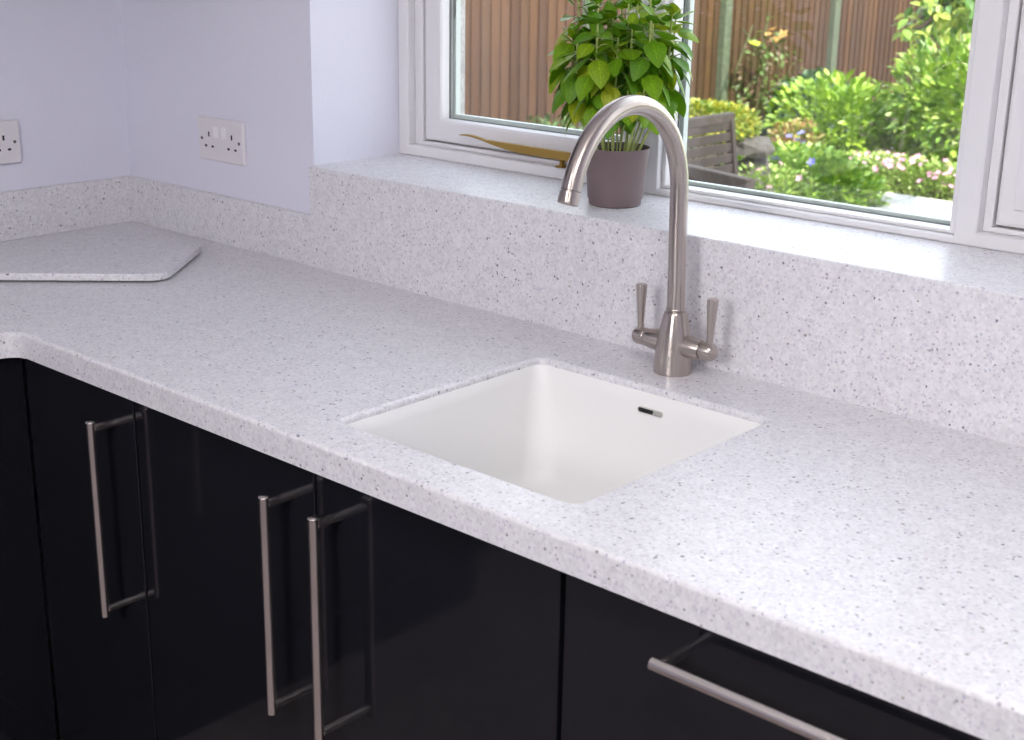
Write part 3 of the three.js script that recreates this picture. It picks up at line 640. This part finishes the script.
plant('bright_shrub', 'bright yellow green leafy shrub in the middle of the garden bed', 'shrub', [-2.72, -0.78, -8.05], [0.42, 0.34, 0.4], 2600, 0.075, 0.022, [[0.3, 0.46, 0.03], [0.38, 0.54, 0.05], [0.22, 0.38, 0.03]]);
plant('large_shrub', 'large glossy green shrub rising beside the window mullion', 'shrub', [-1.74, -0.62, -8.2], [0.6, 0.48, 0.5], 4600, 0.085, 0.024, [[0.26, 0.42, 0.04], [0.36, 0.5, 0.08], [0.18, 0.33, 0.04], [0.42, 0.52, 0.14]]);
plant('large_shrub', 'tall upright green shrub behind the large glossy shrub', 'shrub', [-2.0, -0.3, -9.5], [0.5, 0.52, 0.45], 3000, 0.085, 0.026, [[0.25, 0.42, 0.04], [0.33, 0.48, 0.07], [0.14, 0.28, 0.04]]);
plant('geranium_clump', 'low mound of leafy perennials with violet blue flowers behind the chair arm', 'plant', [-2.25, -1.02, -6.65], [0.62, 0.28, 0.42], 4000, 0.05, 0.022, [[0.3, 0.46, 0.05], [0.4, 0.54, 0.08], [0.2, 0.36, 0.05]], { flowers: { at: [V(-2.25, -0.79, -6.35), V(-2.6, -0.8, -6.5), V(-2.0, -0.78, -6.4)], size: 0.035, colour: [0.22, 0.2, 0.7] } });
plant('geranium_clump', 'low mound of light green perennials with pink flowers beside the patio', 'plant', [-1.78, -1.04, -7.42], [0.72, 0.2, 0.22], 3600, 0.035, 0.012, [[0.36, 0.48, 0.1], [0.42, 0.5, 0.16], [0.24, 0.38, 0.06]], { flowers: { at: overTop([-1.78, -1.03, -7.42], [0.76, 0.22, 0.24], 85), size: 0.023, colour: [0.78, 0.36, 0.55] } });
plant('geranium_clump', 'small light green clump with pink flowers at the chair side of the patio', 'plant', [-2.16, -1.04, -6.15], [0.3, 0.22, 0.4], 1700, 0.035, 0.014, [[0.34, 0.46, 0.1], [0.24, 0.38, 0.06]], { flowers: { at: overTop([-2.16, -1.03, -6.15], [0.3, 0.24, 0.4], 14), size: 0.03, colour: [0.82, 0.45, 0.62] } });
plant('copper_shrub', 'small shrub of coppery orange leaves with violet blue flowers', 'shrub', [-2.82, -0.9, -7.55], [0.2, 0.2, 0.2], 700, 0.05, 0.018, [[0.5, 0.28, 0.14], [0.42, 0.36, 0.1], [0.3, 0.36, 0.08]], { stems: 3, flowers: { at: [V(-2.72, -0.77, -7.3), V(-2.66, -0.79, -7.3), V(-2.6, -0.8, -7.3), V(-2.63, -0.74, -7.32)], size: 0.034, colour: [0.24, 0.24, 0.72] } });
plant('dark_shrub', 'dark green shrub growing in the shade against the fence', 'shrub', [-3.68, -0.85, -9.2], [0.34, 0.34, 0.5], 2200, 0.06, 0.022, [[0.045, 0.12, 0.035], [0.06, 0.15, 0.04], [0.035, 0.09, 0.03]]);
plant('grey_green_shrub', 'grey green bushy plant below the fence beside the bright shrub', 'shrub', [-3.3, -0.92, -8.7], [0.28, 0.24, 0.3], 1400, 0.04, 0.012, [[0.1, 0.18, 0.12], [0.14, 0.22, 0.15]]);
plant('yellow_heather', 'mound of yellow flowering heather above the rocks behind the chair', 'plant', [-2.62, -0.545, -6.1], [0.36, 0.13, 0.3], 4200, 0.03, 0.009, [[0.28, 0.34, 0.03], [0.46, 0.41, 0.03], [0.17, 0.27, 0.035]], { stems: 6 });
plant('fern_clump', 'low green ferns at the foot of the fence left of the basil', 'plant', [-3.88, -0.92, -5.9], [0.14, 0.24, 0.45], 900, 0.06, 0.014, [[0.1, 0.2, 0.06], [0.14, 0.25, 0.07]]);
// climbing rose on the fence
{
  const g = thing('climbing_rose', 'sparse climbing rose with yellow orange blooms on the fence post', 'plant');
  const spots = [];
  for (let k = 0; k < 7; k++) {
    const z = -8.55 - k * 0.09, pts = [V(-4.05, GROUND, z), V(-4.02 + rr(-0.05, 0.1), -0.75, z + rr(-0.12, 0.12)), V(-3.98 + rr(-0.05, 0.12), -0.4 + rr(-0.15, 0.1), z + rr(-0.25, 0.2)), V(-3.98 + rr(-0.06, 0.1), -0.1 + rr(-0.2, 0.12), z + rr(-0.35, 0.3))];
    const c = new THREE.CatmullRomCurve3(pts); part('stem', new THREE.TubeGeometry(c, 12, 0.006, 5, false), M.cabinetStem, g);
    for (let i = 0; i < 38; i++) { const t = rr(0.12, 1); spots.push([c.getPoint(t).add(V(rr(0, 0.08), rr(-0.04, 0.04), rr(-0.08, 0.08))), V(gauss() + 0.6, gauss(), gauss())]); }
  }
  part('foliage', foliage(spots, 0.055, 0.02, [[0.12, 0.2, 0.05], [0.16, 0.24, 0.06], [0.2, 0.13, 0.08]]), M.leaves, g).userData.kind = 'stuff';
  blooms(g, { at: [V(-3.9, -0.17, -8.82), V(-3.9, -0.13, -8.88), V(-3.88, -0.2, -8.98), V(-3.9, -0.22, -8.9), V(-3.9, -0.18, -9.06)], size: 0.05, colour: [0.7, 0.42, 0.14] });
  blooms(g, { at: [V(-3.9, -0.24, -8.6)], size: 0.055, colour: [0.75, 0.75, 0.05] });
  rebase(g);
}
// small tree whose branches hang into the window's corner
{
  const g = thing('small_tree', 'small tree with yellow green leaves overhanging the top right of the garden view', 'tree');
  const tx = -0.45, tz = -6.1, spots = [];
  part('trunk', tube([V(tx, GROUND, tz), V(tx + 0.03, -0.5, tz), V(tx - 0.02, 0.2, tz + 0.02), V(tx, 0.9, tz)], 0.05, 16, 10), M.trunk, g);
  for (let k = 0; k < 12; k++) {
    const over = k < 8, a = over ? Math.PI * (0.88 + k * 0.045) : k * 1.1, y0 = over ? rr(0.2, 0.5) : rr(0.3, 0.8), L = over ? rr(0.55, 0.95) : rr(0.4, 0.7);
    const c = new THREE.CatmullRomCurve3([V(tx, y0, tz), V(tx + L * 0.5 * Math.cos(a), y0 + 0.12, tz + L * 0.5 * Math.sin(a)), V(tx + L * Math.cos(a), y0 + rr(-0.14, 0.04), tz + L * Math.sin(a))]);
    part('branch', new THREE.TubeGeometry(c, 10, 0.012, 6, false), M.trunk, g);
    for (let i = 0; i < 130; i++) { const t = rr(0.25, 1); spots.push([c.getPoint(t).add(V(gauss() * 0.09, gauss() * 0.09 - 0.03, gauss() * 0.09)), V(gauss(), gauss() - 0.5, gauss())]); }
  }
  part('foliage', foliage(spots, 0.075, 0.026, [[0.3, 0.42, 0.04], [0.2, 0.34, 0.04], [0.1, 0.22, 0.04], [0.4, 0.48, 0.08]]), M.leaves, g).userData.kind = 'stuff';
  rebase(g);
}
// rocks beside the heather
function rock(label, x, y, z, a, b, c) {
  const geo = new THREE.IcosahedronGeometry(1, 1), p = geo.attributes.position, v = V(), seen = {};
  for (let i = 0; i < p.count; i++) { v.fromBufferAttribute(p, i); const key = [v.x, v.y, v.z].map((q) => q.toFixed(3)).join(); const k = (seen[key] ??= rr(0.74, 1.16)); p.setXYZ(i, v.x * k * a, v.y * k * b, v.z * k * c); }
  geo.computeVertexNormals(); geo.computeBoundingBox(); geo.translate(0, -geo.boundingBox.min.y, 0);
  const m = part('garden_rock', metricUV(geo), M.rock); m.position.set(x, y, z);
  return tag(m, label, 'rock', 'rockery stones');
}
rock('largest grey rock below the yellow heather beside the chair', -2.32, GROUND, -6.14, 0.17, 0.2, 0.18);
rock('flat grey rock lying on top of the largest rock', -2.26, GROUND + 0.33, -6.1, 0.15, 0.075, 0.14);
rock('low dark-sided rock behind the chair back', -2.78, GROUND, -5.9, 0.22, 0.19, 0.2);
rock('small grey rock at the edge of the leafy perennials', -2.06, GROUND, -5.96, 0.07, 0.1, 0.09);
// slatted wooden chairs: one seen from the front at the left, one with its back to the window
{
  const g = thing('garden_chair', 'weathered brown wooden garden chair whose slatted back shows beside the tap', 'chair', 'wooden garden chairs');
  const H = 0.055, W = 0.235; // on the paving; half width; the chair faces along its own x
  const bar = (a, b, w, t) => { const d = b.clone().sub(a), L = d.length(), q = new RoundedBoxGeometry(w, L, t, 1, 0.004); q.applyQuaternion(new THREE.Quaternion().setFromUnitVectors(V(0, 1, 0), d.normalize())); return metricUV(q.translate((a.x + b.x) / 2, (a.y + b.y) / 2, (a.z + b.z) / 2)); };
  const lean = (y) => -0.16 * (y - 0.42), top = 0.84;
  for (const z of [-W, W]) {
    part('stile', bar(V(0.03, H, z), V(lean(0.42), 0.43, z), 0.045, 0.03), M.teak, g);
    part('stile', bar(V(lean(0.42), 0.42, z), V(lean(top), top, z), 0.045, 0.03), M.teak, g);
    part('leg', bar(V(0.42, H, z), V(0.42, 0.45, z), 0.045, 0.03), M.teak, g);
    part('side_rail', bar(V(0, 0.41, z), V(0.44, 0.41, z), 0.05, 0.022), M.teak, g);
  }
  for (let k = 0; k < 6; k++) { const y = 0.495 + k * 0.054; const s = part('back_slat', metricUV(rbx(-0.009, 0.009, 0, 0.045, -W + 0.015, W - 0.015, 0.003, 1)), M.teak, g); s.position.set(lean(y + 0.02), y, 0); }
  part('top_rail', metricUV(rbx(lean(top) - 0.022, lean(top) + 0.022, top - 0.035, top + 0.012, -W - 0.022, W + 0.022, 0.005, 2)), M.teak, g);
  for (let k = 0; k < 7; k++) part('seat_slat', metricUV(rbx(0.0 + k * 0.064, 0.05 + k * 0.064, 0.452, 0.47, -W - 0.012, W + 0.012, 0.003, 1)), M.teak, g);
  g.position.set(-1.33, GROUND, -4.23);
  const c = g.clone(); c.name = numbered('garden_chair'); c.userData = { ...g.userData, label: 'dark wooden garden chair turned away, its sunlit top rail along the window bottom' };
  c.position.set(-0.41, GROUND + 0.0, -2.92); c.rotation.y = 1.28; scene.add(c);
}
renderer.render(scene, camera);
